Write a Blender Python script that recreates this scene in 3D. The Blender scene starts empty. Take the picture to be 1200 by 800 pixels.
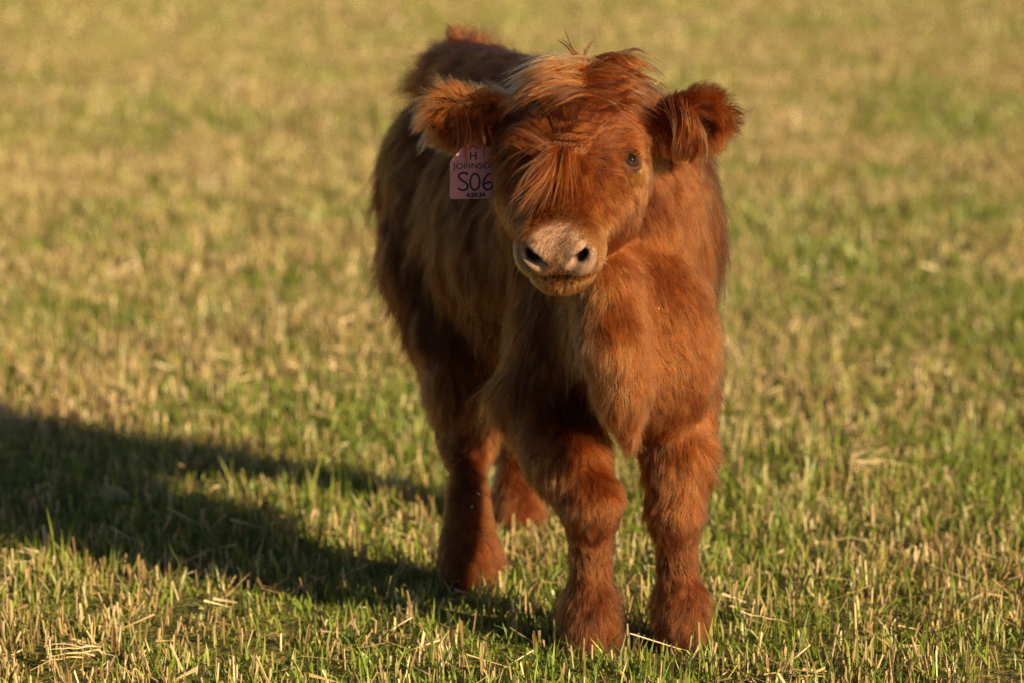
import bpy, math, time
import numpy as np
from mathutils import Vector, Matrix
from mathutils.kdtree import KDTree
import openvdb
T0 = time.time()
R = math.radians
rng = np.random.default_rng(7)
SC = bpy.context.scene
COL = SC.collection
FUR = 1.0            # strand density multiplier

# ------------------------------------------------------------ camera, sky, sun, exposure
CAM_H, PITCH, FPX = 1.25, R(9.5), 3450.0
cd = bpy.data.cameras.new('camera'); cam = bpy.data.objects.new('camera', cd); COL.objects.link(cam)
cam.location = (0, 0, CAM_H); cam.rotation_euler = (R(90) - PITCH, 0, 0)
cd.sensor_width = 36.0; cd.lens = 36.0 * FPX / 1200.0
cd.clip_start = 0.05; cd.clip_end = 3000
cd.dof.use_dof = True; cd.dof.focus_distance = 4.42; cd.dof.aperture_fstop = 3.0
SC.camera = cam

SUN_AZ, SUN_EL = math.atan2(-0.64, 0.77), R(21)       # towards the sun: from the right and a little behind the camera
sd = Vector((math.cos(SUN_AZ)*math.cos(SUN_EL), math.sin(SUN_AZ)*math.cos(SUN_EL), math.sin(SUN_EL)))
W = bpy.data.worlds.new('World'); SC.world = W; W.use_nodes = True
nt = W.node_tree; bg = nt.nodes['Background']
sky = nt.nodes.new('ShaderNodeTexSky'); sky.sky_type = 'NISHITA'; sky.sun_disc = False
sky.sun_elevation = SUN_EL; sky.sun_rotation = math.atan2(sd.x, sd.y)
sky.air_density = 0.5; sky.dust_density = 1.0
nt.links.new(sky.outputs[0], bg.inputs[0]); bg.inputs[1].default_value = 0.05
ld = bpy.data.lights.new('sun', 'SUN'); sun = bpy.data.objects.new('sun', ld); COL.objects.link(sun)
ld.energy = 5.0; ld.angle = R(0.6); ld.color = (1.0, 0.77, 0.46)
sun.rotation_euler = sd.to_track_quat('Z', 'Y').to_euler()
SC.view_settings.view_transform = 'Standard'; SC.view_settings.look = 'None'
SC.view_settings.exposure = 1.12; SC.view_settings.gamma = 1.0; SC.view_settings.use_curve_mapping = False
SC.render.engine = 'CYCLES'
SC.cycles.max_bounces = 8; SC.cycles.diffuse_bounces = 3; SC.cycles.glossy_bounces = 4
SC.cycles.transmission_bounces = 8; SC.cycles.transparent_max_bounces = 8
SC.cycles.use_denoising = True; SC.cycles.denoiser = 'OPENIMAGEDENOISE'
SC.cycles.denoising_prefilter = 'NONE'; SC.cycles.denoising_input_passes = 'RGB_ALBEDO_NORMAL'
SC.cycles.sample_clamp_indirect = 4.0

def at(px, py, Y):
    """world point at depth Y that lies on the sight line of a spot measured on the photograph (1200 x 800)"""
    u, v = (px - 600) / FPX, (py - 400) / FPX
    d = np.array([u, math.cos(PITCH) - v*math.sin(PITCH), -math.sin(PITCH) - v*math.cos(PITCH)])
    return d * (Y / d[1]) + np.array([0, 0, CAM_H])

# ------------------------------------------------------------ helpers
def link(name, data, parent=None, **props):
    o = bpy.data.objects.new(name, data); COL.objects.link(o)
    if parent is not None: o.parent = parent
    for k, v in props.items(): o[k] = v
    return o
def mesh_np(name, V, F, mat, smooth=True):
    """mesh from numpy; F is an (n,3) or (n,4) array, or a list of such arrays"""
    Fs = F if isinstance(F, list) else [F]
    me = bpy.data.meshes.new(name)
    V = np.asarray(V, np.float32); me.vertices.add(len(V)); me.vertices.foreach_set('co', V.ravel())
    idx = np.concatenate([np.asarray(f, np.int32).ravel() for f in Fs])
    cnt = np.concatenate([np.full(len(f), f.shape[1], np.int32) for f in Fs])
    me.loops.add(len(idx)); me.loops.foreach_set('vertex_index', idx)
    me.polygons.add(len(cnt)); st = np.zeros(len(cnt), np.int32); st[1:] = np.cumsum(cnt)[:-1]
    me.polygons.foreach_set('loop_start', st)
    me.polygons.foreach_set('use_smooth', np.full(len(cnt), smooth, bool))
    me.update(calc_edges=True); me.validate()
    if mat: me.materials.append(mat)
    return me
def attr_f(me, name, vals, dom='POINT'):
    a = me.attributes.new(name, 'FLOAT', dom); a.data.foreach_set('value', np.asarray(vals, np.float32))
def attr_c(me, name, vals, dom='POINT'):
    a = me.attributes.new(name, 'FLOAT_COLOR', dom)
    v = np.ones((len(vals), 4), np.float32); v[:, :3] = vals; a.data.foreach_set('color', v.ravel())
class NT:
    def __init__(s, name):
        s.m = bpy.data.materials.new(name); s.m.use_nodes = True; s.t = s.m.node_tree; s.t.nodes.clear()
        s.out = s.n('OutputMaterial')
    def n(s, t, **kw):
        nd = s.t.nodes.new('ShaderNode' + t)
        for k, v in kw.items(): setattr(nd, k, v)
        return nd
    def l(s, a, b): s.t.links.new(a, b)
    def ramp(s, fac, stops):
        r = s.n('ValToRGB'); s.l(fac, r.inputs[0]); e = r.color_ramp.elements
        while len(e) < len(stops): e.new(0.5)
        for x, (p, c) in zip(e, stops): x.position = p; x.color = (*c, 1)
        return r.outputs[0]
    def noise(s, scale, detail=4, co=None, rough=.55):
        q = s.n('TexNoise'); q.inputs['Scale'].default_value = scale; q.inputs['Detail'].default_value = detail
        q.inputs['Roughness'].default_value = rough
        if co is not None: s.l(co, q.inputs['Vector'])
        return q.outputs[0]
    def mixc(s, f, a, b, mode='MIX'):
        m = s.n('Mix', data_type='RGBA', blend_type=mode)
        for sock, v in ((m.inputs[0], f), (m.inputs[6], a), (m.inputs[7], b)):
            if isinstance(v, (int, float)): sock.default_value = v
            elif isinstance(v, tuple): sock.default_value = (*v, 1)
            else: s.l(v, sock)
        return m.outputs[2]
def vnoise(p, scale, seed=0):
    """smooth value noise, (n,d) points -> (n,) in -1..1"""
    p = np.asarray(p, np.float64) * scale; d = p.shape[1]
    i = np.floor(p).astype(np.int64); f = p - i; f = f*f*(3-2*f)
    out = np.zeros(len(p))
    for c in range(2**d):
        w = np.ones(len(p)); h = np.full(len(p), seed*1013 + 17, np.int64)
        for k in range(d):
            b = (c >> k) & 1
            w *= f[:, k] if b else 1 - f[:, k]
            h = (h * 1103515245 + (i[:, k] + b) * (374761393 + 668265263*k)) & 0x7fffffff
            h ^= h >> 13
        h = (h * 1274126177) & 0x7fffffff; h ^= h >> 15
        out += w * ((h & 0xffff) / 32767.5 - 1)
    return out
def nrm(v):
    return v / np.maximum(np.linalg.norm(v, axis=-1, keepdims=True), 1e-9)

# ------------------------------------------------------------ ground
def mat_ground():
    k = NT('turf_soil'); geo = k.n('NewGeometry'); co = geo.outputs['Position']
    a = k.noise(1.1, 5, co); b = k.noise(14, 6, co, .7); c = k.noise(60, 3, co)
    base = k.ramp(b, [(.3, (.07, .055, .022)), (.5, (.17, .14, .045)), (.72, (.32, .25, .09))])
    gr = k.ramp(b, [(.3, (.05, .06, .014)), (.6, (.13, .145, .026)), (.8, (.26, .22, .07))])
    fac = k.ramp(a, [(.4, (0, 0, 0)), (.6, (1, 1, 1))])
    colr = k.mixc(fac, base, gr)
    p = k.n('BsdfPrincipled'); p.inputs['Roughness'].default_value = .95; p.inputs['Specular IOR Level'].default_value = .1
    k.l(colr, p.inputs['Base Color'])
    bm = k.n('Bump'); bm.inputs['Strength'].default_value = .9; bm.inputs['Distance'].default_value = .02
    k.l(c, bm.inputs['Height']); k.l(bm.outputs[0], p.inputs['Normal']); k.l(p.outputs[0], k.out.inputs[0])
    return k.m
def gz(x, y):
    p = np.stack([x, y], -1)
    return .010*vnoise(p, 1.7, 3) + .006*vnoise(p, 6.0, 4)
xs = np.concatenate([[-400, -120, -40, -15], np.arange(-6, 6.01, .1), [15, 40, 120, 400]])
ys = np.concatenate([[-60, -20, -6], np.arange(0, 12.01, .1), np.arange(13, 33, 1.0), [40, 60, 120, 300, 800]])
GX, GY = np.meshgrid(xs, ys); nx, ny = len(xs), len(ys)
GZ = gz(GX.ravel(), GY.ravel())
ii = (np.arange(ny-1)[:, None]*nx + np.arange(nx-1)[None]).ravel()
link('ground', mesh_np('ground', np.stack([GX.ravel(), GY.ravel(), GZ], -1), np.stack([ii, ii+1, ii+nx+1, ii+nx], -1), mat_ground()),
     kind='structure')

# ------------------------------------------------------------ grass and stubble
def mat_grass():
    k = NT('grass_blades'); a = k.n('Attribute', attribute_name='tint')
    df = k.n('BsdfDiffuse'); tr = k.n('BsdfTranslucent'); gl = k.n('BsdfGlossy'); gl.inputs['Roughness'].default_value = .45
    k.l(a.outputs['Color'], df.inputs[0]); k.l(a.outputs['Color'], tr.inputs[0])
    gl.inputs[0].default_value = (.9, .9, .8, 1)
    m = k.n('MixShader'); m.inputs[0].default_value = .3; k.l(df.outputs[0], m.inputs[1]); k.l(tr.outputs[0], m.inputs[2])
    m2 = k.n('MixShader'); m2.inputs[0].default_value = .04; k.l(m.outputs[0], m2.inputs[1]); k.l(gl.outputs[0], m2.inputs[2])
    k.l(m2.outputs[0], k.out.inputs[0]); return k.m
MG = mat_grass()
STRAW = np.array([(.50, .37, .17), (.40, .28, .12), (.60, .48, .27), (.27, .17, .07), (.44, .35, .14), (.33, .24, .10)])
GREEN = np.array([(.15, .20, .022), (.20, .25, .03), (.09, .14, .018), (.27, .28, .05), (.17, .25, .02)])
def patch(x, y):
    p = np.stack([x, y], -1)
    return .5*vnoise(p, .9, 11) + .5*vnoise(p*np.array([1, .6]), 3.1, 12) + .35*vnoise(p, 9.0, 13)
def scatter(y0, y1, dens, margin=.7):
    n = int((y1-y0) * (2*(.19*(y0+y1)/2+margin)) * dens)
    y = rng.uniform(y0, y1, n*2); x = rng.uniform(-1, 1, n*2) * (.19*y1+margin)
    keep = np.abs(x) < .19*y + margin
    return x[keep][:n], y[keep][:n]
def scatter_sides(y0, y1, dens):
    n = int((y1-y0)*2*(.75*(y0+y1)/2+1.5)*dens*1.6)
    y = rng.uniform(y0, y1, n); x = rng.uniform(-1, 1, n)*(.95*y1+2.2)
    keep = (np.abs(x) >= .19*y+.7) & (np.abs(x) < .95*y+2.2)
    return x[keep], y[keep]
def blades(x, y, kind, scale=1.0):
    """kind 0 = cut straw stalk (prow-shaped strip, blunt top), 1 = green blade (bent, pointed)"""
    n = len(x); z = gz(x, y)
    pn = patch(x, y); p = np.stack([x, y], -1)
    az = rng.uniform(0, 2*math.pi, n); lean = np.abs(rng.normal(0,  .34 if kind == 0 else .46, n))
    la = rng.uniform(0, 2*math.pi, n)
    if kind == 0:
        h = np.clip(rng.normal(.031, .013, n), .008, .07) * (1 + .25*vnoise(p, 2.2, 21)); w = rng.uniform(.0011, .0030, n)
    else:
        h = np.clip(rng.gamma(4, .0085, n), .012, .11) * (1 + .3*vnoise(p, 2.2, 22)); w = rng.uniform(.0009, .0023, n)
    flat = rng.random(n) < (.17 if kind == 0 else .04)          # fallen pieces lying on the turf
    lean = np.where(flat, rng.uniform(1.2, 1.5, n), lean); h = np.where(flat, h*1.7, h)
    w = w*scale; h = h*(1 + .12*(scale-1))
    ld = np.stack([np.cos(la), np.sin(la)], -1)
    wd = np.stack([np.cos(az), np.sin(az)], -1) * w[:, None]
    base = np.stack([x, y, z-.003], -1)
    if flat.any(): base[:, 2] += np.where(flat, rng.uniform(.004, .022, n), 0)
    def pt(t, bend, side, sw):
        q = base.copy(); a = lean*(1+bend*t)
        q[:, :2] += ld*(np.sin(a)*h*t)[:, None] + wd*(side*sw)
        q[:, 2] += np.cos(a)*h*t
        return q
    if kind == 0:
        P = [pt(0, 0, -1, 1), pt(0, 0, 1, 1), pt(1, 0, -1, .85), pt(1, 0, 1, .85)]
        cr = nrm(np.stack([-wd[:, 1], wd[:, 0]], -1)) * (w*.8)[:, None]
        m0 = pt(0, 0, 0, 1); m0[:, :2] += cr; m1 = pt(1.0, 0, 0, 1); m1[:, :2] += cr; m1[:, 2] += w*rng.uniform(-1, 2, n)
        P += [m0, m1]; V = np.stack(P, 1); nv = 6
        o = np.arange(n)[:, None]*nv
        F = np.concatenate([o+np.array([[0, 4, 5, 2]]), o+np.array([[4, 1, 3, 5]])])
        pal = STRAW
    else:
        P = [pt(0, 1.3, -1, .8), pt(0, 1.3, 1, .8), pt(.55, 1.3, -1, 1), pt(.55, 1.3, 1, 1), pt(1, 1.3, 0, 0)]
        V = np.stack(P, 1); nv = 5; o = np.arange(n)[:, None]*nv
        F = [o+np.array([[0, 1, 3, 2]]), o+np.array([[2, 3, 4]])]
        pal = GREEN
    c = pal[rng.integers(0, len(pal), n)] * rng.uniform(.75, 1.25, n)[:, None]
    if kind == 1:
        dry = np.clip(.16 + .5*pn + rng.normal(0, .25, n), 0, 1)[:, None]
        c = c*(1-.6*dry) + np.array([.40, .33, .09])*.6*dry
    c = np.repeat(c[:, None], nv, 1)
    return V.reshape(-1, 3), F, c.reshape(-1, 3)
def grass(name, label, kind, bands):
    Vs, F4, F3, Cs, off = [], [], [], [], 0
    for y0, y1, dens, sc in bands+[(2.2, 7, 900, 1.7), (7, 14, 420, 2.6), (14, 36, 110, 5.0)]:
        x, y = scatter(y0, y1, dens) if dens not in (900, 420, 110) else scatter_sides(y0, y1, dens)
        pn = patch(x, y); g = vnoise(np.stack([x, y], -1), 26.0, 31) + .6*vnoise(np.stack([x, y], -1), 11.0, 32)
        sgn = 1 if kind == 0 else -1
        keep = rng.random(len(x)) < np.clip(.60 + sgn*.60*pn + .68*g, .04, 1)
        V, F, C = blades(x[keep], y[keep], kind, sc)
        Vs.append(V); Cs.append(C)
        for f in (F if isinstance(F, list) else [F]): (F4 if f.shape[1] == 4 else F3).append(f+off)
        off += len(V)
    F = [np.concatenate(F4)] + ([np.concatenate(F3)] if F3 else [])
    me = mesh_np(name, np.concatenate(Vs), F, MG, smooth=False)
    attr_c(me, 'tint', np.concatenate(Cs))
    return link(name, me, kind='stuff', label=label, category='grass')
grass('stubble', 'short cut pale straw stubble standing all over the pasture', 0,
      [(3.7, 6.2, 4800, 1.0), (6.2, 8.5, 3700, 1.2), (8.5, 13, 2000, 1.8), (13, 20, 800, 2.8), (20, 36, 300, 4.5)])
grass('green_grass', 'thin green grass blades growing between the straw stubble', 1,
      [(3.7, 6.2, 13000, 1.0), (6.2, 8.5, 7500, 1.2), (8.5, 13, 4000, 1.8), (13, 20, 1900, 2.8), (20, 36, 720, 4.5)])
print('grass', round(time.time()-T0, 1))

# ------------------------------------------------------------ the calf's body: a blended solid, one continuous skin
VOX = .004
LO = np.array([-.36, 4.08, -.012]); HI = np.array([.42, 5.70, 1.0])
N = np.ceil((HI-LO)/VOX).astype(int)
S = np.full(N, .3, np.float32)
def sdf(P):
    q = np.clip((P-LO)/VOX, 0, N-1.001); i = q.astype(int); f = q-i; out = 0
    for c in range(8):
        b = [(c >> k) & 1 for k in range(3)]
        w = np.prod([f[:, k] if b[k] else 1-f[:, k] for k in range(3)], axis=0)
        out = out + w*S[i[:, 0]+b[0], i[:, 1]+b[1], i[:, 2]+b[2]]
    return out
def window(lo, hi):
    a = np.clip(np.floor((lo-LO)/VOX).astype(int), 0, N); b = np.clip(np.ceil((hi-LO)/VOX).astype(int)+1, 0, N)
    sl = tuple(slice(p, q) for p, q in zip(a, b))
    ax = [(LO[i] + VOX*np.arange(a[i], b[i])).astype(np.float32) for i in range(3)]
    return sl, np.stack(np.meshgrid(*ax, indexing='ij'), -1)
def smin(a, b, k):
    h = np.maximum(k-np.abs(a-b), 0)/k
    return np.minimum(a, b) - h*h*k*.25
def put(sl, d, k, mode='add'):
    S[sl] = smin(S[sl], d, k) if mode == 'add' else -smin(-S[sl], d, k)
def cap(a, b, ra, rb, k=.04, mode='add'):
    a, b = np.asarray(a, np.float32), np.asarray(b, np.float32); r = max(ra, rb)+.07
    sl, P = window(np.minimum(a, b)-r, np.maximum(a, b)+r)
    ba = b-a; t = np.clip(((P-a)@ba)/max(float(ba@ba), 1e-9), 0, 1)
    put(sl, np.linalg.norm(P-a-t[..., None]*ba, axis=-1) - (ra+(rb-ra)*t), k, mode)
def ell(c, rad, M=np.eye(3), k=.05, mode='add'):
    """ellipsoid; columns of M are its axes"""
    c = np.asarray(c, np.float32); M = np.asarray(M, np.float32); rad = np.asarray(rad, np.float32)
    ext = np.sqrt(((M*rad)**2).sum(1))+.07
    sl, P = window(c-ext, c+ext)
    q = (P-c)@M; k0 = np.linalg.norm(q/rad, axis=-1); k1 = np.linalg.norm(q/(rad*rad), axis=-1)
    put(sl, k0*(k0-1)/np.maximum(k1, 1e-6), k, mode)
def chain(pts, k=.03):
    for (a, ra), (b, rb) in zip(pts[:-1], pts[1:]): cap(a, b, ra, rb, k)

ang = math.atan2(.265, .80)                                   # the body points at the camera's right
AX = np.array([-math.sin(ang), math.cos(ang), 0]); LT = np.array([math.cos(ang), math.sin(ang), 0]); UP = np.array([0, 0, 1.])
BM = np.stack([LT, AX, UP], 1)
ell((.170, 4.75, .60), (.140, .19, .215), BM)                 # chest and shoulders
ell((.05, 4.98, .615), (.178, .34, .215), BM)                 # barrel
ell((-.035, 5.26, .635), (.150, .22, .200), BM)                # croup
ell((-.13, 5.20, .63), (.080, .15, .17), BM, .06)             # right haunch
ell((.06, 5.32, .56), (.085, .15, .20), BM, .06)              # left haunch
cap((.15, 4.72, .80), (-.09, 5.40, .84), .07, .05, .08)       # spine
ell((.175, 4.56, .53), (.09, .09, .11), BM, .06)               # brisket
# neck
chain([((.105, 4.50, .80), .105), ((.14, 4.60, .74), .125), ((.155, 4.72, .68), .145)], .08)
chain([(at(706, 330, 4.44), .050), (at(718, 400, 4.405), .036), (at(731, 460, 4.40), .024), (at(738, 507, 4.41), .010)], .05)
ell(at(768, 410, 4.53), (.072, .06, .12), BM, .09)            # the breast filling in beside the dewlap  # dewlap
ell(at(775, 415, 4.55), (.070, .07, .10), BM, .06)            # left shoulder point
ell(at(650, 420, 4.66), (.065, .08, .12), BM, .06)            # right shoulder
# fore legs
chain([(at(785, 465, 4.61), .070), (at(796, 535, 4.56), .046), (at(791, 598, 4.535), .035), (at(794, 655, 4.545), .021),
       (at(797, 708, 4.545), .033), (at(798, 742, 4.53), .035)], .03)
chain([(at(640, 465, 4.66), .075), (at(666, 535, 4.57), .055), (at(693, 590, 4.51), .038), (at(692, 655, 4.53), .022),
       (at(692, 708, 4.53), .033), (at(694, 742, 4.515), .035)], .03)
# hind legs
chain([(at(518, 310, 5.17), .09), (at(542, 395, 5.10), .068), (at(548, 455, 5.06), .048), (at(549, 512, 5.06), .034), (at(548, 590, 4.95), .019), (at(550, 642, 4.94), .032),
       (at(550, 672, 4.92), .037)], .06)
chain([(at(625, 400, 5.38), .10), (at(622, 470, 5.44), .055), (at(612, 520, 5.50), .036), (at(607, 565, 5.42), .026), (at(606, 590, 5.40), .034), (at(606, 603, 5.39), .036)], .04)
# tail
chain([((-.095, 5.46, .845), .03), ((-.115, 5.51, .79), .026), ((-.14, 5.52, .60), .017), ((-.17, 5.50, .48), .012)], .03)

# head frame: x to the image right, y towards the muzzle, z out of the forehead
EYES = np.array([.084, 4.375, .822])
hf = nrm(np.array([-.115, -.80, -.565]))
hx = nrm(np.array([.985, -.165, .0])); hx = nrm(hx - hf*(hx@hf)); hz = np.cross(hf, hx)
HM = np.stack([hx, hf, hz], 1)
def hd(x, y, z): return EYES + HM@np.array([x, y, z])
def hell(c, r, k=.03, mode='add', M=np.eye(3)): ell(hd(*c), r, HM@M, k, mode)
def hcap(a, b, ra, rb, k=.03, mode='add'): cap(hd(*a), hd(*b), ra, rb, k, mode)
hell((0, -.040, -.078), (.100, .100, .090), .03)
hcap((0, -.085, -.09), (.0, -.02, -.060), .075, .082, .04)
hell((0, .005, -.075), (.104, .075, .070), .03)                # brow and eye line
hcap((0, .01, -.06), (0, .14, -.062), .074, .048, .04)
hcap((0, -.03, -.145), (0, .13, -.105), .070, .040, .04)
hcap((-.022, .174, -.056), (.022, .174, -.056), .038, .038, .022)   # muzzle, broad and flat in front
for s in (-1, 1):
    hell((s*.030, .178, -.076), (.028, .032, .019), .012)     # upper lip
    hell((s*.041, .160, -.066), (.017, .030, .026), .014)
hell((0, .168, -.106), (.046, .042, .026), .012)              # chin
EYE = {}
def eye_frame(sg):
    o = nrm(np.array([sg*.56, .30, .78])); e1 = nrm(np.array([sg*.8, 0, -.6])-o*(o@np.array([sg*.8, 0, -.6]))); e2 = np.cross(o, e1)
    return EYE[sg], o, e1, e2
for s in (-1, 1):
    hell((s*.058, .030, -.092), (.040, .07, .055), .04)       # cheek
    hcap((s*.084, .006, -.060), (s*.056, .095, -.072), .018, .014, .025)   # cheekbone
    hell((s*.072, -.026, -.026), (.034, .022, .018), .02)     # brow
    hell((s*.030, .192, -.050), (.024, .022, .028), .014)     # nostril wing
    EYE[s] = np.zeros(3); _, o, e1, e2 = eye_frame(s)          # the ball sits 7 mm proud of the skin
    ray = np.array([hd(*(np.array([s*.067, .003, -.06])+o*q)) for q in np.arange(0, .08, .001)]); q = np.argmax(sdf(ray) > 0)*.001
    c = EYE[s] = np.array([s*.067, .003, -.06])+o*(q-.0095)
    hell(c+o*.018, (.0155, .0155, .0155), .004, 'sub')
    for q in np.linspace(0, 2*math.pi, 17)[:-1]:
        hell(c+o*(.0110-.002*math.cos(q)**2)+e1*.0182*math.cos(q)+e2*.0118*math.sin(q), (.0034, .0034, .0034), .004)
for s in (-1, 1):                                             # nostrils: comma-shaped, opening outwards and up
    hcap((s*.021, .216, -.060), (s*.035, .214, -.047), .0080, .0105, .003, 'sub')
    hcap((s*.035, .214, -.047), (s*.050, .200, -.035), .0105, .0070, .003, 'sub')
    hcap((s*.028, .202, -.052), (s*.036, .196, -.046), .0080, .0080, .003, 'sub')
for x in np.linspace(-.050, .050, 51):                        # the mouth slit
    hell((x, .206-6*x*x, -.090-2.2*x*x-.002*math.cos(x*110)), (.006, .017, .0030), .003, 'sub')
hcap((0, .222, -.052), (0, .214, -.085), .0028, .0022, .006, 'sub')    # philtrum
# ears: cupped leaves
def ear(base, tip, face, w, k=.015):
    a, b = np.asarray(base), np.asarray(tip); ex = nrm(b-a); ez = nrm(np.asarray(face)-ex*(np.asarray(face)@ex)); ey = np.cross(ez, ex)
    L = np.linalg.norm(b-a); M = np.stack([ex, ey, ez], 1); c = (a+b)/2
    ell(c, (L*.62, w, .024), M, k); ell(c+ez*.016+ex*L*.08, (L*.50, w*.72, .020), M, .008, 'sub')
    cap(a-ex*.03, a+ex*.02, .026, .028, .025)
    return M
EAR_R = (at(782, 150, 4.45), at(846, 136, 4.43)); EAR_L = (at(570, 138, 4.47), at(510, 138, 4.45))
ear(*EAR_R, (.15, -.9, -.25), .038); ear(*EAR_L, (.05, -.95, .05), .038)

grid = openvdb.FloatGrid(.3); grid.copyFromArray(S)
grid.transform = openvdb.createLinearTransform(voxelSize=VOX)
pts, quads = grid.convertToQuads(isovalue=0.0)
pts = pts.astype(np.float64) + LO; quads = quads.astype(np.int64)
def grad(P, e=.005):
    return nrm(np.stack([sdf(P+e*np.eye(3)[k])-sdf(P-e*np.eye(3)[k]) for k in range(3)], -1))
# make the quads face outwards
q0 = pts[quads[:200]]; fn = np.cross(q0[:, 1]-q0[:, 0], q0[:, 2]-q0[:, 0])
if (fn*grad(q0.mean(1))).sum(-1).mean() < 0: quads = quads[:, ::-1].copy()
print('body', len(pts), len(quads), round(time.time()-T0, 1))

ROOT = np.array([.05, 4.85, 0.0])
calf = link('calf', None, label='fluffy rust red young calf with pink ear tag walking over cut grass', category='calf')
calf.location = ROOT
def local(P): return np.asarray(P)-ROOT

H = (pts-EYES)@HM                                             # head coordinates of every vertex
def muzzle_mask(H):
    x, y, z = H.T
    d = np.sqrt((x/.064)**2 + ((y-.200)/.060)**2 + ((z+.054)/.050)**2)
    return np.clip((1.0-d)*4+.4, 0, 1) * (y > .13)
def lid_mask(H):
    c, o, _, _ = eye_frame(1); q = c+o*.0105
    d = np.sqrt((np.abs(H[:, 0])-q[0])**2 + (H[:, 1]-q[1])**2 + (H[:, 2]-q[2])**2)
    return np.clip((.0192-d)/.003, 0, 1)
def mat_skin():
    k = NT('calf_skin'); a = k.n('Attribute', attribute_name='nose'); b = k.n('Attribute', attribute_name='lid'); c = k.n('Attribute', attribute_name='dark')
    geo = k.n('NewGeometry'); co = geo.outputs['Position']
    n1 = k.noise(70, 5, co); n2 = k.noise(420, 3, co)
    pink = k.ramp(n1, [(.3, (.15, .080, .050)), (.55, (.27, .165, .108)), (.75, (.20, .110, .072))])
    spot = k.ramp(k.noise(230, 2, co), [(.66, (1, 1, 1)), (.74, (.35, .22, .18))])
    pink = k.mixc(1.0, pink, spot, 'MULTIPLY')
    hide = k.ramp(n1, [(.3, (.035, .010, .004)), (.7, (.07, .020, .007))])
    cc = k.mixc(a.outputs['Fac'], hide, pink); cc = k.mixc(b.outputs['Fac'], cc, (.055, .013, .005)); cc = k.mixc(c.outputs['Fac'], cc, (.012, .006, .005))
    p = k.n('BsdfPrincipled'); k.l(cc, p.inputs['Base Color']); p.inputs['Roughness'].default_value = .55
    p.inputs['Specular IOR Level'].default_value = .2
    bm = k.n('Bump'); bm.inputs['Strength'].default_value = .5; bm.inputs['Distance'].default_value = .003
    k.l(n2, bm.inputs['Height']); k.l(bm.outputs[0], p.inputs['Normal']); k.l(p.outputs[0], k.out.inputs[0])
    return k.m
bme = mesh_np('body', local(pts), quads, mat_skin())
attr_f(bme, 'nose', muzzle_mask(H)*(H[:, 2] > -.092-2.2*H[:, 0]**2)); attr_f(bme, 'lid', lid_mask(H))
nd = np.minimum(*[np.sqrt(((H[:, 0]-s*.034)/.015)**2+((H[:, 1]-.197)/.016)**2+((H[:, 2]+.048)/.015)**2) for s in (-1, 1)])
mz = -.090-2.2*H[:, 0]**2-.002*np.cos(H[:, 0]*110)
lip = np.clip(1.7-np.abs(H[:, 2]-mz+.001)/.0034, 0, 1)*(np.abs(H[:, 0]) < .053)*(H[:, 1] > .14)
attr_f(bme, 'dark', np.maximum(np.clip((1.0-nd)*3, 0, 1), lip))
body = link('body', bme, calf)

# ------------------------------------------------------------ eyes
def uv_sphere(c, r, M=np.eye(3), nu=32, nv=20):
    th = np.linspace(0, math.pi, nv+1)[1:-1]; ph = np.linspace(0, 2*math.pi, nu, endpoint=False)
    V = [(0, 0, 1)]+[(math.sin(t)*math.cos(p), math.sin(t)*math.sin(p), math.cos(t)) for t in th for p in ph]+[(0, 0, -1)]
    V = np.array(V)*r; F3, F4 = [], []
    for j in range(nu):
        F3.append((0, 1+j, 1+(j+1) % nu)); b = 1+(nv-2)*nu; F3.append((b+(j+1) % nu, b+j, len(V)-1))
        for i in range(nv-2): F4.append((1+i*nu+j, 1+(i+1)*nu+j, 1+(i+1)*nu+(j+1) % nu, 1+i*nu+(j+1) % nu))
    return V@np.asarray(M).T+np.asarray(c), [np.array(F4), np.array(F3)]
def simple(name, col, rough, spec=.5, coat=0):
    k = NT(name); p = k.n('BsdfPrincipled'); n = k.noise(40, 3, k.n('NewGeometry').outputs['Position'])
    k.l(k.ramp(n, [(.2, tuple(c*.75 for c in col)), (.8, tuple(min(c*1.2, 1) for c in col))]), p.inputs['Base Color'])
    p.inputs['Roughness'].default_value = rough; p.inputs['Specular IOR Level'].default_value = spec; p.inputs['Coat Weight'].default_value = coat
    p.inputs['Coat Roughness'].default_value = .03
    k.l(p.outputs[0], k.out.inputs[0]); return k.m
M_IRIS = simple('eye_brown', (.032, .012, .005), .12, .25, 0); M_PUPIL = simple('eye_black', (.006, .004, .003), .06, .16, 0)
for s in (-1, 1):
    cl, o, _, _ = eye_frame(s); c = hd(*cl); out = HM@o
    V, F = uv_sphere(local(c), .0182); eo = link('eye', mesh_np('eye', V, F, M_IRIS), calf)
    V, F = uv_sphere(local(c)+out*.0068, .0122); link('pupil', mesh_np('pupil', V, F, M_PUPIL), eo)

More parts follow.
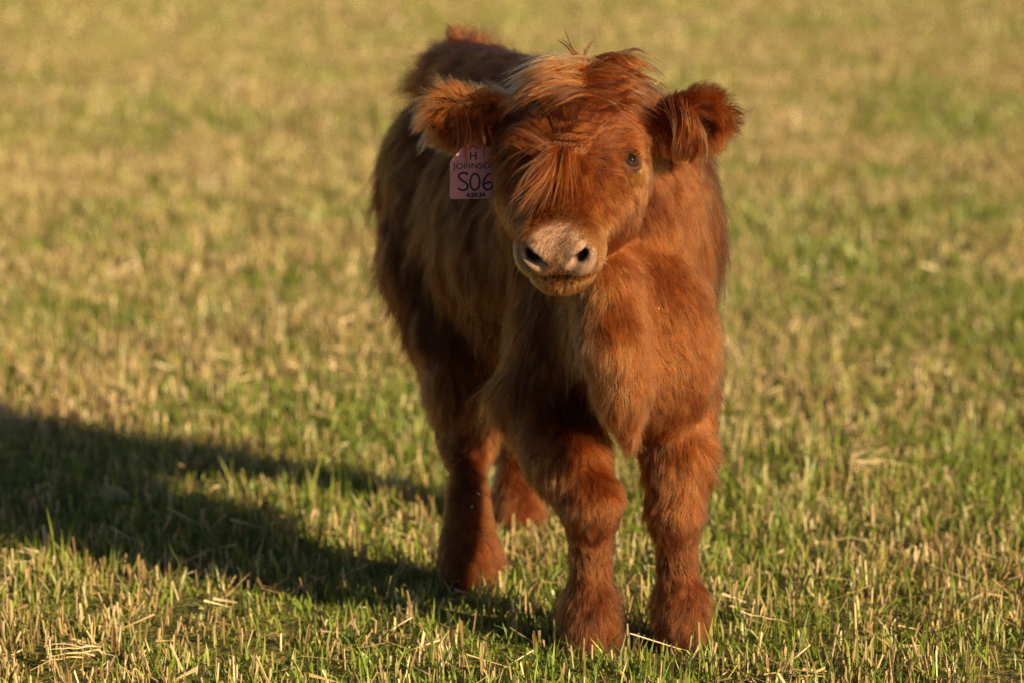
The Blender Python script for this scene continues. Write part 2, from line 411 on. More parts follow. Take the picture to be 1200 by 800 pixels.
# ------------------------------------------------------------ hooves: two claws each
M_HOOF = simple('hoof_horn', (.06, .038, .024), .95, .02)
def hoof(p, fwd):
    f = nrm(np.array([*fwd[:2], 0])); sx = np.cross(f, UP); V, F, off = [], [], 0
    for s in (-1, 1):
        prof = [(-.032, .018), (-.012, .021), (.016, .019), (.038, .010), (.044, .003)]
        ring = [(u, w) for u, w in prof]+[(u, -w) for u, w in prof[::-1]]
        for zz, sc, sh in ((0, 1.0, 0), (.016, .9, -.006), (.030, .72, -.014)):
            for u, w in ring: V.append(p+f*(u*sc+sh)+sx*(s*.020+w*sc*.9)+UP*zz)
        m = len(ring)
        for r in range(2):
            for j in range(m): F.append((off+r*m+j, off+r*m+(j+1) % m, off+(r+1)*m+(j+1) % m, off+(r+1)*m+j))
        for j in range(1, m//2):
            F.append((off+2*m+j-1, off+2*m+j, off+2*m+m-1-j, off+2*m+m-j)); F.append((off+j, off+j-1, off+m-j, off+m-1-j))
        off += 3*m
    link('hoof', mesh_np('hoof', local(np.array(V)), np.array(F), M_HOOF, smooth=False), calf)
for px, py, Y in ((798, 757, 4.525), (694, 757, 4.51), (550, 690, 4.91), (606, 615, 5.385)):
    g = at(px, py, Y); hoof(np.array([g[0], Y+.012, .002]), -AX*.9+np.array([-.1, 0, 0]))
print('parts', round(time.time()-T0, 1))

# ------------------------------------------------------------ fur
def mat_fur(name, c0, c1, c2):
    k = NT(name); a = k.n('Attribute', attribute_name='tint'); hi = k.n('HairInfo')
    base = k.ramp(a.outputs['Fac'], [(0, c0), (.5, c1), (1, c2)])
    var = k.n('MapRange'); var.inputs['To Min'].default_value = .72; var.inputs['To Max'].default_value = 1.25; k.l(hi.outputs['Random'], var.inputs[0])
    v = k.n('VectorMath', operation='SCALE'); k.l(base, v.inputs[0]); k.l(var.outputs[0], v.inputs['Scale'])
    p = k.n('BsdfHairPrincipled'); p.model = 'CHIANG'; p.parametrization = 'COLOR'
    k.l(v.outputs[0], p.inputs['Color']); p.inputs['Roughness'].default_value = .38; p.inputs['Radial Roughness'].default_value = .55
    p.inputs['Coat'].default_value = 0.0; p.inputs['IOR'].default_value = 1.33
    k.l(p.outputs[0], k.out.inputs[0]); return k.m
M_FUR = mat_fur('rust_fur', (.014, .0028, .0006), (.146, .036, .0040), (.42, .20, .060))

def vec(dx, dy, dz): return np.array([dx, dy, dz], float)
CT = []                                       # position, comb direction, length, lift, clump, tint, wave, density
def ct(p, d, L, lift=.3, clump=.5, tint=.45, wave=.3, dens=1.0):
    CT.append((np.asarray(p, float), nrm(np.asarray(d, float)), L, lift, clump, tint, wave, dens))
DN = vec(0, 0, -1)
# torso: tint kept dark on both sides, painting flank shade into the coat
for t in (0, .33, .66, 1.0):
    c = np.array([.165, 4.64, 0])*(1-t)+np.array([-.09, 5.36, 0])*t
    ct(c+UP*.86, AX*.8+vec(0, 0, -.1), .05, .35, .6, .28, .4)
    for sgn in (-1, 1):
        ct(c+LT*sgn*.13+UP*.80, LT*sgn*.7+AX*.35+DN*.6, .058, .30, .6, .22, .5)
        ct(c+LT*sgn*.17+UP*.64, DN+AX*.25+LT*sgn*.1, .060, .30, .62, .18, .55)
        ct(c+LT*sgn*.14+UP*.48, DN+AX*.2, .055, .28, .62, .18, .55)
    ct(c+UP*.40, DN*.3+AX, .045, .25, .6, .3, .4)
ct((-.095, 5.47, .86), vec(-.35, .5, .55), .075, .75, .7, .45, .5)        # tail head
ct((-.02, 5.48, .70), DN+vec(0, .4, 0), .05, .3)
ct((-.15, 5.52, .60), DN, .06, .3); ct((-.17, 5.50, .48), DN+vec(-.5, -.2, 0), .09, .3, .8)
# chest, neck and dewlap
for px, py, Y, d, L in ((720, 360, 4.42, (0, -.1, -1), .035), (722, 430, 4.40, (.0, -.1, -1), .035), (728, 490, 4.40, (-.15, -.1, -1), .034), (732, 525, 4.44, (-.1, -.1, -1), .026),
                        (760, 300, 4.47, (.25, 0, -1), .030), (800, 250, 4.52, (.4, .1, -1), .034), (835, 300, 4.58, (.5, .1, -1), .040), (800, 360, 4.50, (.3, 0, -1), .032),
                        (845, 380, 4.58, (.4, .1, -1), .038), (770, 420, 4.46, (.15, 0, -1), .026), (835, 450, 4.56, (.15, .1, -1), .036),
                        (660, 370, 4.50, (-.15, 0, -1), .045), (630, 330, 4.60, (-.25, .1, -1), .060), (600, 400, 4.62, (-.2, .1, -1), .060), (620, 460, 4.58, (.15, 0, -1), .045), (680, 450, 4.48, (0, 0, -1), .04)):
    ct(at(px, py, Y), d, L, .32, .45, .24 if px < 690 and py > 320 else .47, .4)  # darker tint below the chin, left of the dewlap: chest shade painted into the fur
# legs
def legct(pts, L, out=.0):
    for (px, py, Y, dx, l) in pts:
        p = at(px, py, Y)
        for o in (vec(.05, 0, 0), vec(-.05, 0, 0), vec(0, .05, 0), vec(0, -.05, 0)):
            ct(p+o, DN+nrm(o)*out+vec(dx, 0, 0), l, .30 if l < .03 else .36, .62, .44 if py < 600 else .30, .45)
legct([(790, 530, 4.56, .05, .032), (792, 598, 4.535, -.05, .026), (794, 655, 4.545, 0, .018), (797, 690, 4.545, 0, .030), (798, 730, 4.53, 0, .040)], 0, .25)
legct([(668, 540, 4.56, .35, .032), (697, 590, 4.50, -.1, .027), (692, 655, 4.53, 0, .018), (692, 690, 4.53, 0, .030), (694, 730, 4.52, 0, .040)], 0, .25)
legct([(540, 455, 5.06, .1, .040), (548, 520, 5.03, 0, .022), (548, 590, 4.95, 0, .017), (550, 660, 4.93, 0, .034)], 0, .25)
legct([(622, 470, 5.44, 0, .040), (612, 520, 5.50, 0, .030), (607, 565, 5.42, 0, .024), (606, 595, 5.40, 0, .042)], 0, .25)
# head
def hv(x, y, z): return HM@np.array([x, y, z], float)
def hct(p, d, L, *a, **k): ct(hd(*p), hv(*d), L, *a, **k)
WH = np.array([-.006, .048])
for r, L in ((.022, .045), (.05, .050), (.085, .045)):
    for q in np.arange(0, 360, 30):
        c, d = math.cos(R(q)), math.sin(R(q)); x, y = WH[0]+r*c*.85, WH[1]+r*d
        if y > .085: continue
        l = L*(1.45 if c < 0 else .75)*(.6 if d > .3 and c > 0 else 1); l *= .55 if (c > .5 and r > .04 and y > -.05) else 1
        hct((x, y, .02-1.6*x*x-1.2*min(y+.02, 0)**2*2), (c*(1.0 if c > 0 else 1.2), d*.9+(.25 if c < 0 else -.1), -.15), l, .19, .8, .34, .25, 1.2)
hct((0, -.125, -.03), (-1.0, -.1, .2), .075, .35, .8, .70, .4, 1.3)
hct((.06, -.110, -.03), (.9, -.1, -.1), .045, .35, .8, .60, .4, 1.3); hct((-.06, -.110, -.03), (-1.0, .25, -.1), .07, .3, .8, .72, .4, 1.3)
hct((.035, .075, .005), (.12, .9, 0), .018, .28, .4, .52, .2, 1.6); hct((-.035, .075, .005), (-.12, .9, 0), .018, .28, .4, .50, .2, 1.6)
hct((0, .11, -.005), (.0, .6, 0), .014, .3, .3, .46, .2, 1.7); hct((0, .150, -.012), (0, .5, .1), .007, .35, .2, .62, .2, 1.7)
for s in (-1, 1):
    hct((s*.085, -.05, -.05), (s*.3, .2, -.9), .026, .28, .65, .48, .35, 1.4)
    hct((s*.086, .028, -.045), (s*.1, .8, -.45), .009, .22, .3, .72, .2, 1.7)
    hct((s*.092, -.018, -.030), (s*.5, -.3, -.5), .016, .24, .5, .50, .3, 1.5)
    hct((s*.090, -.004, -.075), (s*.1, .3, -.9), .022, .28, .65, .46, .4, 1.4)
    hct((s*.085, .05, -.075), (s*.1, .4, -.9), .022, .28, .65, .44, .4, 1.4)
    hct((s*.070, .09, -.080), (s*.15, .3, -.9), .019, .28, .6, .44, .4, 1.5)
    hct((s*.058, .14, -.065), (s*.2, .4, -.6), .008, .3, .2, .66, .2, 1.7)
    hct((s*.055, .165, -.085), (s*.2, .3, -.7), .008, .3, .2, .66, .2, 1.7)
    hct((s*.05, .08, -.125), (s*.1, .1, -1), .022, .3, .5, .46, .3, 1.4)
    hct((s*.06, .0, -.16), (s*.1, .1, -1), .030, .3, .5, .46, .3, 1.3)
    hct((s*.1, -.08, -.12), (s*.1, .2, -1), .030, .3, .5, .40, .3, 1.3)
hct((0, .190, -.118), (0, .3, -.8), .011, .3, .4, .62, .2, 1.7); hct((0, .14, -.130), (0, .0, -1), .020, .3, .5, .55, .2, 1.5)
# ears: fur stands outwards all round the rim
for (b, t), tn in ((EAR_R, .36), (EAR_L, .52)):
    ex = nrm(t-b); ez = vec(0, -1, 0); ey = np.cross(ez, ex)
    for f in (.25, .7, 1.1):
        for w in (-1, 1):
            ct(b+(t-b)*f+ey*w*.034, ey*w*.8+ex*.55*f+vec(0, -.25, -.1), .034 if f > .3 else .020, .66, .7, tn, .75, 1.5)
        ct(b+(t-b)*f+vec(0, -.02, 0), ex*.5+vec(0, -.6, -.6), .032, .6, .7, tn-.04, .8, 1.4)
        ct(b+(t-b)*f+vec(0, .03, 0), ex*.5+vec(0, .6, -.2), .03, .5, .6, tn-.1, .5)
    ct(t+ex*.01, ex+vec(0, -.2, -.1), .036, .65, .62, tn, .55, 1.5)

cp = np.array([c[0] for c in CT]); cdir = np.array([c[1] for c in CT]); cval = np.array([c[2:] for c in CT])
def field(P):
    D = np.empty_like(P); Vv = np.empty((len(P), cval.shape[1]))
    for a in range(0, len(P), 20000):
        d2 = ((P[a:a+20000, None]-cp[None])**2).sum(-1)+2e-5
        w = d2**-2.2; w /= w.sum(1, keepdims=True)
        D[a:a+20000] = w@cdir; Vv[a:a+20000] = w@cval
    return nrm(D), Vv
# roots spread over the skin
tri = np.concatenate([quads[:, [0, 1, 2]], quads[:, [0, 2, 3]]]); A, B, C = pts[tri[:, 0]], pts[tri[:, 1]], pts[tri[:, 2]]
cx = np.cross(B-A, C-A); area = np.linalg.norm(cx, axis=1)/2; cen = (A+B+C)/3
fdir, fval = field(cen)
Hc = (cen-EYES)@HM
wgt = area*fval[:, 5]
mm = muzzle_mask(Hc)*(Hc[:, 2] > -.092-2.2*Hc[:, 0]**2); wgt = wgt*(1-.6*(mm > .45)); wgt[(nrm(cx)*0+mm[:, None]).max(1) > .8] *= .35
wgt[lid_mask(Hc) > .15] = 0
ndc = np.minimum(*[np.sqrt(((Hc[:, 0]-s*.035)/.024)**2+((Hc[:, 1]-.205)/.03)**2+((Hc[:, 2]+.048)/.024)**2) for s in (-1, 1)]); wgt[ndc < 1] = 0
gap = Hc[:, 2]+.090+2.2*Hc[:, 0]**2+.002*np.cos(Hc[:, 0]*110)
slit = (np.abs(Hc[:, 0]) < .052) & (gap > -.0035) & (gap < .007) & (Hc[:, 1] > .15); wgt[slit] = 0
wgt[cen[:, 2] < .012] = 0
hidden = (nrm(cx)*nrm(cen-np.array([0, 0, CAM_H]))).sum(1) > .45; wgt[hidden] *= .5
def seed(n, w):
    t = np.searchsorted(np.cumsum(w)/w.sum(), rng.random(n)); t = np.minimum(t, len(w)-1)
    r1, r2 = np.sqrt(rng.random(n))[:, None], rng.random(n)[:, None]
    return A[t]*(1-r1)+B[t]*r1*(1-r2)+C[t]*r1*r2, t
def vn3(P, s, sd): return np.stack([vnoise(P, s, sd+i) for i in range(3)], -1)
def grow(P, K=7, long_frac=.06):
    n = len(P); D, v = field(P); nr = grad(P)
    L, lift, clump, tint, wave = v[:, 0], v[:, 1:2], v[:, 2], v[:, 3], v[:, 4:5]
    D = D+.55*wave*2*vn3(P, 22., 50)+.35*wave*2*vn3(P, 60., 60)
    D = nrm(D-nr*(D*nr).sum(1, keepdims=True))
    L = L*(1+.35*vnoise(P, 30., 70))*rng.uniform(.55, 1.15, n)
    L = np.where(rng.random(n) < long_frac, L*1.35, L)
    d = nrm(D*(1-lift)+nr*lift*(1+.5*vnoise(P, 45., 73))[:, None]+rng.normal(0, .10, (n, 3)))
    out = np.empty((n, K, 3)); out[:, 0] = P-nr*.001; p = P.copy(); seg = (L/(K-1))[:, None]
    curl = rng.normal(0, 1, (n, 3))
    for k in range(1, K):
        p = p+d*seg; s = sdf(p); bad = s < .0015*k*.6+.0008
        if bad.any():
            g = grad(p[bad]); p[bad] += g*(.0015*k*.6+.001-s[bad])[:, None]
        out[:, k] = p
        d = nrm(d+D*.16+DN*.07*(L/.05)[:, None]+.16*wave*vn3(p, 70., 80)+.05*curl)
    return out, clump, tint, L, nr
def clumpify(X, clump, per=20, spread=.3):
    n, K = X.shape[:2]; m = max(n//per, 4); g = rng.choice(n, m, replace=False)
    kd = KDTree(m)
    for i, j in enumerate(g): kd.insert(X[j, 0], i)
    kd.balance(); near = np.fromiter((kd.find(c)[1] for c in X[:, 0]), int, n); G = X[g[near]]
    t = np.linspace(0, 1, K)[None, :, None]; w = np.clip(clump[:, None, None], 0, .95)*t**.9*rng.uniform(.6, 1.1, n)[:, None, None]
    w = np.clip(w, 0, .97)
    tgt = G+(X[:, :1]-G[:, :1])*(1-t*(1-spread))
    return X*(1-w)+tgt*w, near
def curves(name, X, tint, mat, parent, rad=(.00026, .00022, .00006), **props):
    n, K = X.shape[:2]; hc = bpy.data.hair_curves.new(name); hc.add_curves([K]*n)
    hc.attributes['position'].data.foreach_set('vector', local(X).astype(np.float32).ravel())
    tt = np.linspace(0, 1, K); r = np.interp(tt, [0, .5, 1], rad)
    ra = hc.attributes.get('radius') or hc.attributes.new('radius', 'FLOAT', 'POINT')
    ra.data.foreach_set('value', np.tile(r, n).astype(np.float32))
    attr_f(hc, 'tint', np.clip(tint, 0, 1), 'CURVE'); hc.materials.append(mat)
    return link(name, hc, parent, **props)
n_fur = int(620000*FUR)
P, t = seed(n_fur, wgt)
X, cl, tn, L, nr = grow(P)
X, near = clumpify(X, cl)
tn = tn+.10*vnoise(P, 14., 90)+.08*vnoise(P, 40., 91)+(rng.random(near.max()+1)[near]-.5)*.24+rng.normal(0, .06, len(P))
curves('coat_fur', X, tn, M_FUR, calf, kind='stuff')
print('fur', len(P), round(time.time()-T0, 1))

# long loose guard hairs over back, flanks, neck and legs
wg = wgt*np.clip((fval[:, 0]-.022)/.02, 0, 1.5); wg[(np.abs(Hc[:, 0]) < .30) & (Hc[:, 1] > -.16) & (Hc[:, 2] > -.2) & (Hc[:, 2] < .1)] = 0
P, t = seed(int(46000*FUR), wg)
cval[:, 0] *= 1.55; cval[:, 4] *= 1.25
X, cl, tn, L, nr = grow(P, 9, .15)
cval[:, 0] /= 1.55; cval[:, 4] /= 1.25
X, near = clumpify(X, np.full(len(P), .88), per=15, spread=.12)
tn = tn-.02+(rng.random(near.max()+1)[near]-.5)*.34+rng.normal(0, .05, len(P))
curves('guard_hair', X, tn, M_FUR, calf, kind='stuff')
# ------------------------------------------------------------ separate locks of long hair
def lock(guide, n, r0, r1, tint=.5, twist=.3, K=12, sub=14):
    """n strands round a guide line; the bundle's radius runs r0 -> r1 (mid) -> a point"""
    g = np.array(guide, float); u = np.linspace(0, 1, len(g)); tq = np.linspace(0, 1, K)
    # Catmull-Rom through the guide points
    def cr(q):
        i = min(int(q*(len(g)-1)), len(g)-2); f = q*(len(g)-1)-i
        a, b, c, d = g[max(i-1, 0)], g[i], g[i+1], g[min(i+2, len(g)-1)]
        return .5*(2*b+(c-a)*f+(2*a-5*b+4*c-d)*f*f+(3*b-a-3*c+d)*f**3)
    line = np.array([cr(q) for q in tq])
    m = max(n//sub, 1); who = rng.integers(0, m, n)
    def ball(k): q = rng.normal(0, 1, (k, 3)); return q/np.maximum(np.linalg.norm(q, axis=1, keepdims=True), 1)
    go, ge, gl, gp = ball(m), ball(m), rng.uniform(.6, 1.05, m), rng.uniform(0, 6.28, (m, 3))
    so = ball(n); ln = np.clip(gl[who]*rng.uniform(.8, 1.05, n), 0, 1.05); gt = rng.normal(0, .12, m)[who]
    X = np.empty((n, K, 3))
    for k in range(K):
        t = tq[k]; q = np.clip(t*ln, 0, 1)
        base = np.stack([np.interp(q, tq, line[:, j]) for j in range(3)], -1)
        tuft = go[who]*(r0*(1-t)+r1*.6*t)+ge[who]*r1*t*1.1+np.sin(gp[who]+t*5)*r1*.22*t
        X[:, k] = base + tuft + so*(r0*.22*(1-t)**1.3+.0014*(1-t)+.0003)
    return X, np.full(n, tint)+gt+rng.normal(0, .07, n)
def locks(name, specs, **kw):
    Xs, Ts = zip(*[lock(**s) for s in specs]); X = np.concatenate(Xs)
    for k in range(1, X.shape[1]):
        s = sdf(X[:, k]); b = s < .004
        if b.any(): X[b, k] += grad(X[b, k])*(.005-s[b])[:, None]
    return curves(name, X, np.concatenate(Ts), M_FUR, calf, rad=(.00036, .00032, .00008), kind='stuff', **kw)
def G(*q): return [at(*p) for p in q]
fl = []
def hg(*q): return [hd(*p) for p in q]
# fall of hair from the whorl towards the nose
for x0, x1, x2, y2, tt in ((-.012, -.030, -.066, .146, .50), (-.010, -.022, -.050, .156, .44), (-.008, -.014, -.036, .154, .5), (-.004, -.008, -.022, .158, .42), (.000, .000, -.006, .152, .52),
                           (.004, .010, .010, .144, .46), (.008, .020, .024, .136, .48), (.012, .026, .036, .122, .46), (-.016, -.036, -.062, .132, .40), (-.002, .004, .002, .160, .36), (-.012, -.026, -.058, .140, .58), (-.006, -.018, -.044, .150, .34)):
    x0, x1 = x0*.6-.003, x1*.8-.001
    fl.append(dict(guide=hg((x0, .028, -.002), ((x0+x1)/2, .056, .022), (x1-.002, .096, .016), (x2-.006, y2+rng.uniform(-.004, .018), .003)), n=88, r0=.005, r1=.009, tint=tt, sub=8))
# left half of the forehead, swept out over the far eye
for a in range(19):
    q = R(96+a*4.6); r = .098+.010*math.sin(a*2.1)
    x1, y1 = -.008+math.cos(q)*.05, .044-math.sin(q)*.055; x2, y2 = -.008+math.cos(q)*r*.98, .044-math.sin(q)*r*1.05+.006+.010*math.sin(q)
    fl.append(dict(guide=hg((.004, .056, -.004), (x1, y1, .028), ((x1+x2)/2, (y1+y2)/2, .026-1.4*abs(x2)*abs(x1)), (x2, y2, -.002-2.2*x2*x2)), n=72, r0=.014, r1=.013, tint=.42+.05*math.sin(a*1.3), sub=9))
for a in range(8):                                             # wisps between the fan and the fall, over the far eye
    fl.append(dict(guide=hg((0, .034+.001*a, 0), (-.022, .050+.004*a, .022), (-.052, .066+.007*a, .012), (-.084+.003*a, .080+.011*a, -.022)), n=34, r0=.008, r1=.014, tint=.32+.05*math.sin(a*2), sub=6))
# right half: sleek, swept up and outwards
for a in range(12):
    q = R(42+a*5.0); r = .112+.01*math.sin(a*1.7)
    x1, y1 = .0+math.cos(q)*.045, .040-math.sin(q)*.055; x2, y2 = math.cos(q)*r*.92, .036-math.sin(q)*r*1.15
    fl.append(dict(guide=hg((.0, .044, -.004), (x1, y1, .020), ((x1+x2)/2, (y1+y2)/2, .018-1.4*abs(x2)*abs(x1)), (x2, y2, -.008-2.4*x2*x2)), n=64, r0=.018, r1=.012, tint=.46+.04*math.sin(a*1.9), sub=9))
# pale hair on the poll, thrown to both sides
for a in range(26):
    e, x0, y0 = rng.uniform(-5, 5), rng.uniform(640, 705), 42*rng.random()**1.5
    l = rng.uniform(.6, 1.0)*(x0-582); yy = 74+y0
    fl.append(dict(guide=G((x0, yy+2, 4.44-.0028*y0), (x0-.3*l, yy-6+e*.4, 4.42-.003*y0), (x0-.7*l, yy+.06*l+e*.6, 4.41-.003*y0), (x0-l, yy+10+.14*l+e, 4.42-.0025*y0)), n=42, r0=.012, r1=.010, tint=.80-.011*y0+rng.normal(0, .06), sub=7))
for a in range(28):
    e, x0, y0 = rng.uniform(-5, 5), rng.uniform(680, 725), 58*rng.random()**1.3
    l = rng.uniform(.6, 1.0)*(780-x0); yy = 72+y0
    fl.append(dict(guide=G((x0, yy+2, 4.44-.0028*y0), (x0+.3*l, yy-5+e*.4, 4.42-.003*y0), (x0+.7*l, yy+.08*l+e*.6, 4.415-.0028*y0), (x0+l, yy+8+.18*l+e, 4.43-.002*y0)), n=42, r0=.012, r1=.010, tint=.56-.003*y0+rng.normal(0, .06), sub=7))
for xa, xb, yb in ((674, 660, 30), (686, 704, 34), (680, 676, 26), (690, 697, 42), (670, 652, 46)):
    fl.append(dict(guide=G((682, 76, 4.44), (xa, 58, 4.45), (xb, yb, 4.46)), n=26, r0=.006, r1=.006, tint=.60, sub=9))
locks('forelock', fl, label='long swept hair over the forehead, pale on the poll')
el = []
for x0, x1, x2, y2 in ((806, 814, 801, 226), (790, 790, 793, 205)):
    el.append(dict(guide=G((x0, 120, 4.415), (x1+5, 150, 4.395), (x1, 185, 4.395), (x2, y2, 4.40)), n=22, r0=.018, r1=.014, tint=.44, sub=3))
for x0, x1, x2, y2 in ((560, 568, 572, 214), (566, 574, 580, 222), (540, 536, 532, 184), (572, 578, 584, 216), (552, 547, 551, 200)):
    el.append(dict(guide=G((x0, 135, 4.44), (x1, 170, 4.425), (x2, y2, 4.425)), n=14, r0=.008, r1=.004, tint=.34))
for a in range(5):
    x = 541+a*7+rng.uniform(-4, 4); el.append(dict(guide=G((x-3, 128, 4.43), (x+rng.uniform(-7, 3), 158, 4.405), (x+4+rng.uniform(-10, 12), 184+rng.uniform(0, 26), 4.408)), n=9, r0=.008, r1=.005, tint=.34, sub=3))
locks('ear_fringe', el)
tl = []
for a in range(14):
    x, y = 520+rng.uniform(0, 50), 62+rng.uniform(-6, 8)
    tl.append(dict(guide=G((x, y, 5.42), (x-6+rng.uniform(-6, 14), y-16, 5.43), (x-14+rng.uniform(-14, 40), y-24+rng.uniform(-10, 14), 5.45)), n=60, r0=.015, r1=.014, tint=.45))
for y0 in (188, 232, 270, 310):
    tl.append(dict(guide=G((462, y0, 5.22), (448, y0-1, 5.23), (433+rng.uniform(0, 10), y0+rng.uniform(-3, 10), 5.26)), n=40, r0=.012, r1=.008, tint=.32))
tl.append(dict(guide=G((478, 330, 5.30), (462, 345, 5.32), (457, 362, 5.33), (448, 384, 5.33)), n=60, r0=.006, r1=.005, tint=.35))
tl.append(dict(guide=G((478, 335, 5.30), (464, 350, 5.32), (456, 368, 5.33), (452, 380, 5.33)), n=50, r0=.006, r1=.005, tint=.35))
locks('body_tufts', tl)
# a few whiskers
wl = []
for a in range(10):
    s = 1 if a < 6 else -1; y = .15+rng.uniform(0, .03); z = -.07-rng.uniform(0, .03); b = hd(s*.055, y, z)
    wl.append(dict(guide=[b, b+hv(s*.012, .004, -.012), b+hv(s*.02, .004, -.035)], n=1, r0=0, r1=.001, tint=.9))
for sg in (-1, 1):
    c, o, e1, e2 = eye_frame(sg); up_ = e2 if (HM@e2)[2] > 0 else -e2
    for a in range(22):
        q = -.9+1.8*a/21; b0 = c+o*.012+e1*.0175*math.sin(q)+up_*.0125*math.cos(q); w_ = rng.normal(0, .0012, 3)
        wl.append(dict(guide=[hd(*b0), hd(*(b0+o*.006+up_*.002+w_)), hd(*(b0+o*.011-up_*.001+e1*.006*math.sin(q)+w_*2))], n=1, r0=0, r1=.0004, tint=.12))
wk = locks('whiskers', wl)

# ------------------------------------------------------------ ear tag
M_TAG = simple('pink_tag_plastic', (.46, .20, .23), .5, .3); M_INK = simple('black_ink', (.012, .011, .014), .6, .2)
tc = at(556, 233, 4.436); px = 4.436/FPX
tM = Matrix(((1, 0, 0), (0, 0, -1), (0, 1, 0))).to_4x4(); TAG = Matrix.Translation(Vector(local(tc))) @ Matrix.Rotation(R(8), 4, 'Z') @ tM
out = [(-29, 1.5), (-27.5, 0), (30, 0), (31.5, 1.5), (31.5, 42), (30, 46), (14, 61), (10.5, 70), (10.5, 84), (-2, 86), (-10.5, 84), (-10.5, 70), (-13, 62), (-27, 46), (-29, 42)]
o2 = np.array(out)*px; m = len(o2); th = .0011
V = [(*p, z) for z in (-th, th) for p in o2]; bmF = [list(range(m, 2*m)), list(range(m))[::-1]]+[[j, (j+1) % m, m+(j+1) % m, m+j] for j in range(m)]
me = bpy.data.meshes.new('ear_tag'); me.from_pydata([TAG@Vector(v) for v in V], [], bmF); me.materials.append(M_TAG)
tag = link('ear_tag', me, calf, label='pink plastic ear tag hanging below the ear with black lettering')
def text(s, x, y, h, sx=1.0, bold=0.0):
    cu = bpy.data.curves.new('lettering', 'FONT'); cu.body = s; cu.align_x = 'CENTER'; cu.size = h*px/.70; cu.extrude = .0003; cu.offset = bold*px
    to = bpy.data.objects.new('tmp', cu); COL.objects.link(to); bpy.context.view_layer.update()
    me = bpy.data.meshes.new_from_object(to.evaluated_get(bpy.context.evaluated_depsgraph_get())); bpy.data.objects.remove(to)
    me.transform(TAG @ Matrix.Translation((x*px, y*px, th+.0003)) @ Matrix.Diagonal((sx, 1, 1, 1)))
    me.materials.clear(); me.materials.append(M_INK); link('lettering', me, tag)
text('JOHNSON', 1.5, 35.5, 7.0, 1.15); text('H', -1.5, 46, 9.5, 1.0, .15); text('4.20.24', 1.5, 2.2, 4.8, 1.1, .35)
def strokes(lines, w):
    V, F = [], []
    for ln in lines:
        ln = np.array(ln, float); q = np.linspace(0, len(ln)-1, len(ln)*5); ln = np.stack([np.interp(q, np.arange(len(ln)), ln[:, k]) for k in (0, 1)], -1)
        for _ in range(3): ln[1:-1] = (ln[:-2]+2*ln[1:-1]+ln[2:])/4
        tg = nrm(np.gradient(ln, axis=0)); nn = np.stack([-tg[:, 1], tg[:, 0]], -1)*w/2; b = len(V)
        for p, q in zip(ln, nn):
            for sgn in (1, -1): V.append(TAG@Vector(((p[0]+sgn*q[0])*px, (p[1]+sgn*q[1])*px, th+.0005)))
        F += [(b+2*i, b+2*i+1, b+2*i+3, b+2*i+2) for i in range(len(ln)-1)]
    me = bpy.data.meshes.new('lettering'); me.from_pydata(V, [], F); me.materials.append(M_INK); link('lettering', me, tag)
strokes([[(-8, 28), (-10, 30.5), (-14, 31), (-18, 29), (-19, 26), (-16, 22.5), (-11, 19.5), (-7.5, 16), (-8.5, 12), (-13, 10), (-17, 10.5), (-19.5, 13)]], 2.2)
strokes([[(1, 30), (-3, 28), (-5.5, 21), (-4.5, 13), (0, 9.5), (4.5, 12), (6.5, 19), (5.5, 26), (1.5, 30)]], 2.1)
strokes([[(19.5, 30), (15, 28), (11, 22), (10, 15), (13, 10.5), (18, 10.5), (21.5, 14), (20, 18.5), (15.5, 19.5), (11, 16.5)]], 2.2)
V, F = uv_sphere((0, 0, 0), .0062, nu=20, nv=10); V = np.array([TAG@Vector((v[0], v[1]+77*px, v[2]*.35+th)) for v in V])
link('stud', mesh_np('stud', V, F, M_TAG), tag)
strokes([[(-7, 58), (-4, 61.5), (-1.5, 62.5), (1, 61.5), (4, 58)]], 1.3)
print('done', round(time.time()-T0, 1))


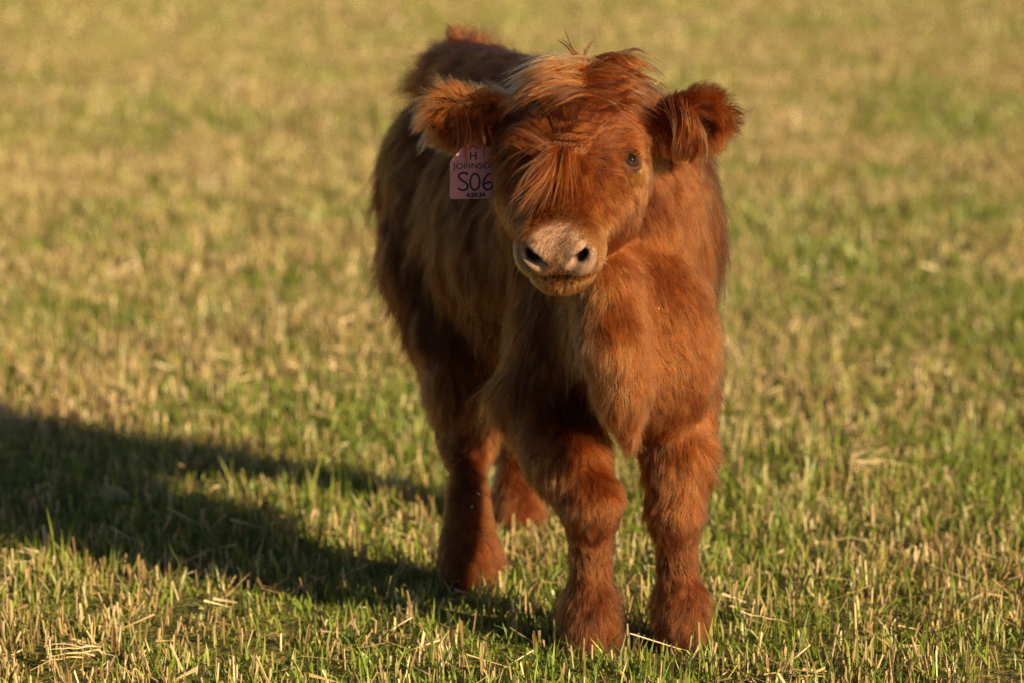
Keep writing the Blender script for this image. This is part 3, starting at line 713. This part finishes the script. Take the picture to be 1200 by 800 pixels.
# ------------------------------------------------------------ loose straw lying on the turf, and chaff caught in the coat
M_STRAW = simple('dry_straw', (.55, .43, .23), .8, .2)
def wisp(label, px, py, n, L, az, spread, lift=.03, w=.0016):
    v = (py-400)/FPX; Y = CAM_H*(math.cos(PITCH)-v*math.sin(PITCH))/(math.sin(PITCH)+v*math.cos(PITCH))
    c = at(px, py, Y); V, F = [], []
    for i in range(n):
        a = az+rng.normal(0, spread); l = L*rng.uniform(.5, 1.1); K = 6; bend = rng.normal(0, .5); p = np.array([*rng.normal(0, L*.10, 2), lift*rng.uniform(.5, 1.2)])
        ww = w*rng.uniform(.6, 1.3); b = len(V)
        for k in range(K):
            d = np.array([math.cos(a+bend*k/K), math.sin(a+bend*k/K)]); nn = np.array([-d[1], d[0]]); tw = ww*(1-.7*(k/(K-1))**2)
            for q, zz in ((1, 0), (0, .8), (-1, 0)): V.append((p[0]+nn[0]*tw*q, p[1]+nn[1]*tw*q, p[2]+tw*zz))
            p = p+np.array([*(d*l/(K-1)), rng.normal(.0, .002)]); p[2] = max(p[2], .012)
        for k in range(K-1):
            o = b+3*k; F += [(o, o+1, o+4, o+3), (o+1, o+2, o+5, o+4)]
    o = link('straw_wisp', mesh_np('straw_wisp', np.array(V), np.array(F), M_STRAW, smooth=False), label=label, category='straw', group='dry straw lying on the turf')
    o.location = (c[0], Y, float(gz(np.array([c[0]]), np.array([Y]))[0]))
wisp('dry brownish straw fan lying inside the calf\'s shadow', 148, 594, 14, .085, R(150), .30)
wisp('short pale straw stalk lying on sunlit turf below the shadow', 42, 672, 5, .045, R(165), .2, .045, .003)
wisp('pale loose bundle of straw on the turf below the shadow\'s edge', 112, 778, 9, .070, R(150), .9, .03, .0018)
wisp('pale feathery straw wisp on sunlit turf beside the calf', 1000, 570, 14, .075, R(10), .35, .045)
wisp('crossed long straw stalks beside the calf\'s front hoof', 872, 748, 5, .085, R(25), .9, .04, .0014)
wisp('bleached straw stalks standing clear of turf behind the shadow', 275, 462, 7, .07, R(80), .5, .05, .003)
def chaff(label, px, py, Y, L, ang):
    c = at(px, py, Y); w = L*.28; d = np.array([math.cos(ang), 0, math.sin(ang)]); nn = np.array([-math.sin(ang), 0, math.cos(ang)])
    V = [c-d*L/2, c+nn*w/2, c+d*L/2, c-nn*w/2, c+np.array([0, -w*.4, 0]), c+np.array([0, w*.4, 0])]
    F = [(0, 4, 1), (1, 4, 2), (2, 4, 3), (3, 4, 0), (1, 5, 0), (2, 5, 1), (3, 5, 2), (0, 5, 3)]
    link('chaff', mesh_np('chaff', np.array(V), np.array(F), M_STRAW, smooth=False), label=label, category='chaff', group='bits of chaff caught in the coat')
for (lb, px_, py_, y0, L_, an) in (('pale chip of straw caught in hair on the calf\'s poll', 770, 97, 4.38, .012, .5), ('tiny pale straw chip stuck on the calf\'s shoulder fur', 772, 362, 4.38, .006, -1.0),
                    ('pale fleck stuck on the calf\'s near hind shank', 561, 578, 4.87, .010, -.8), ('pale fleck stuck low on the calf\'s near hind shank', 553, 593, 4.87, .008, .9)):
    # slide along the depth until it sits in the outer coat
    Y_ = next((q for q in np.arange(y0, y0+.5, .004) if sdf(at(px_, py_, q)[None])[0] < .022), y0)
    chaff(lb, px_, py_, Y_, L_, an)
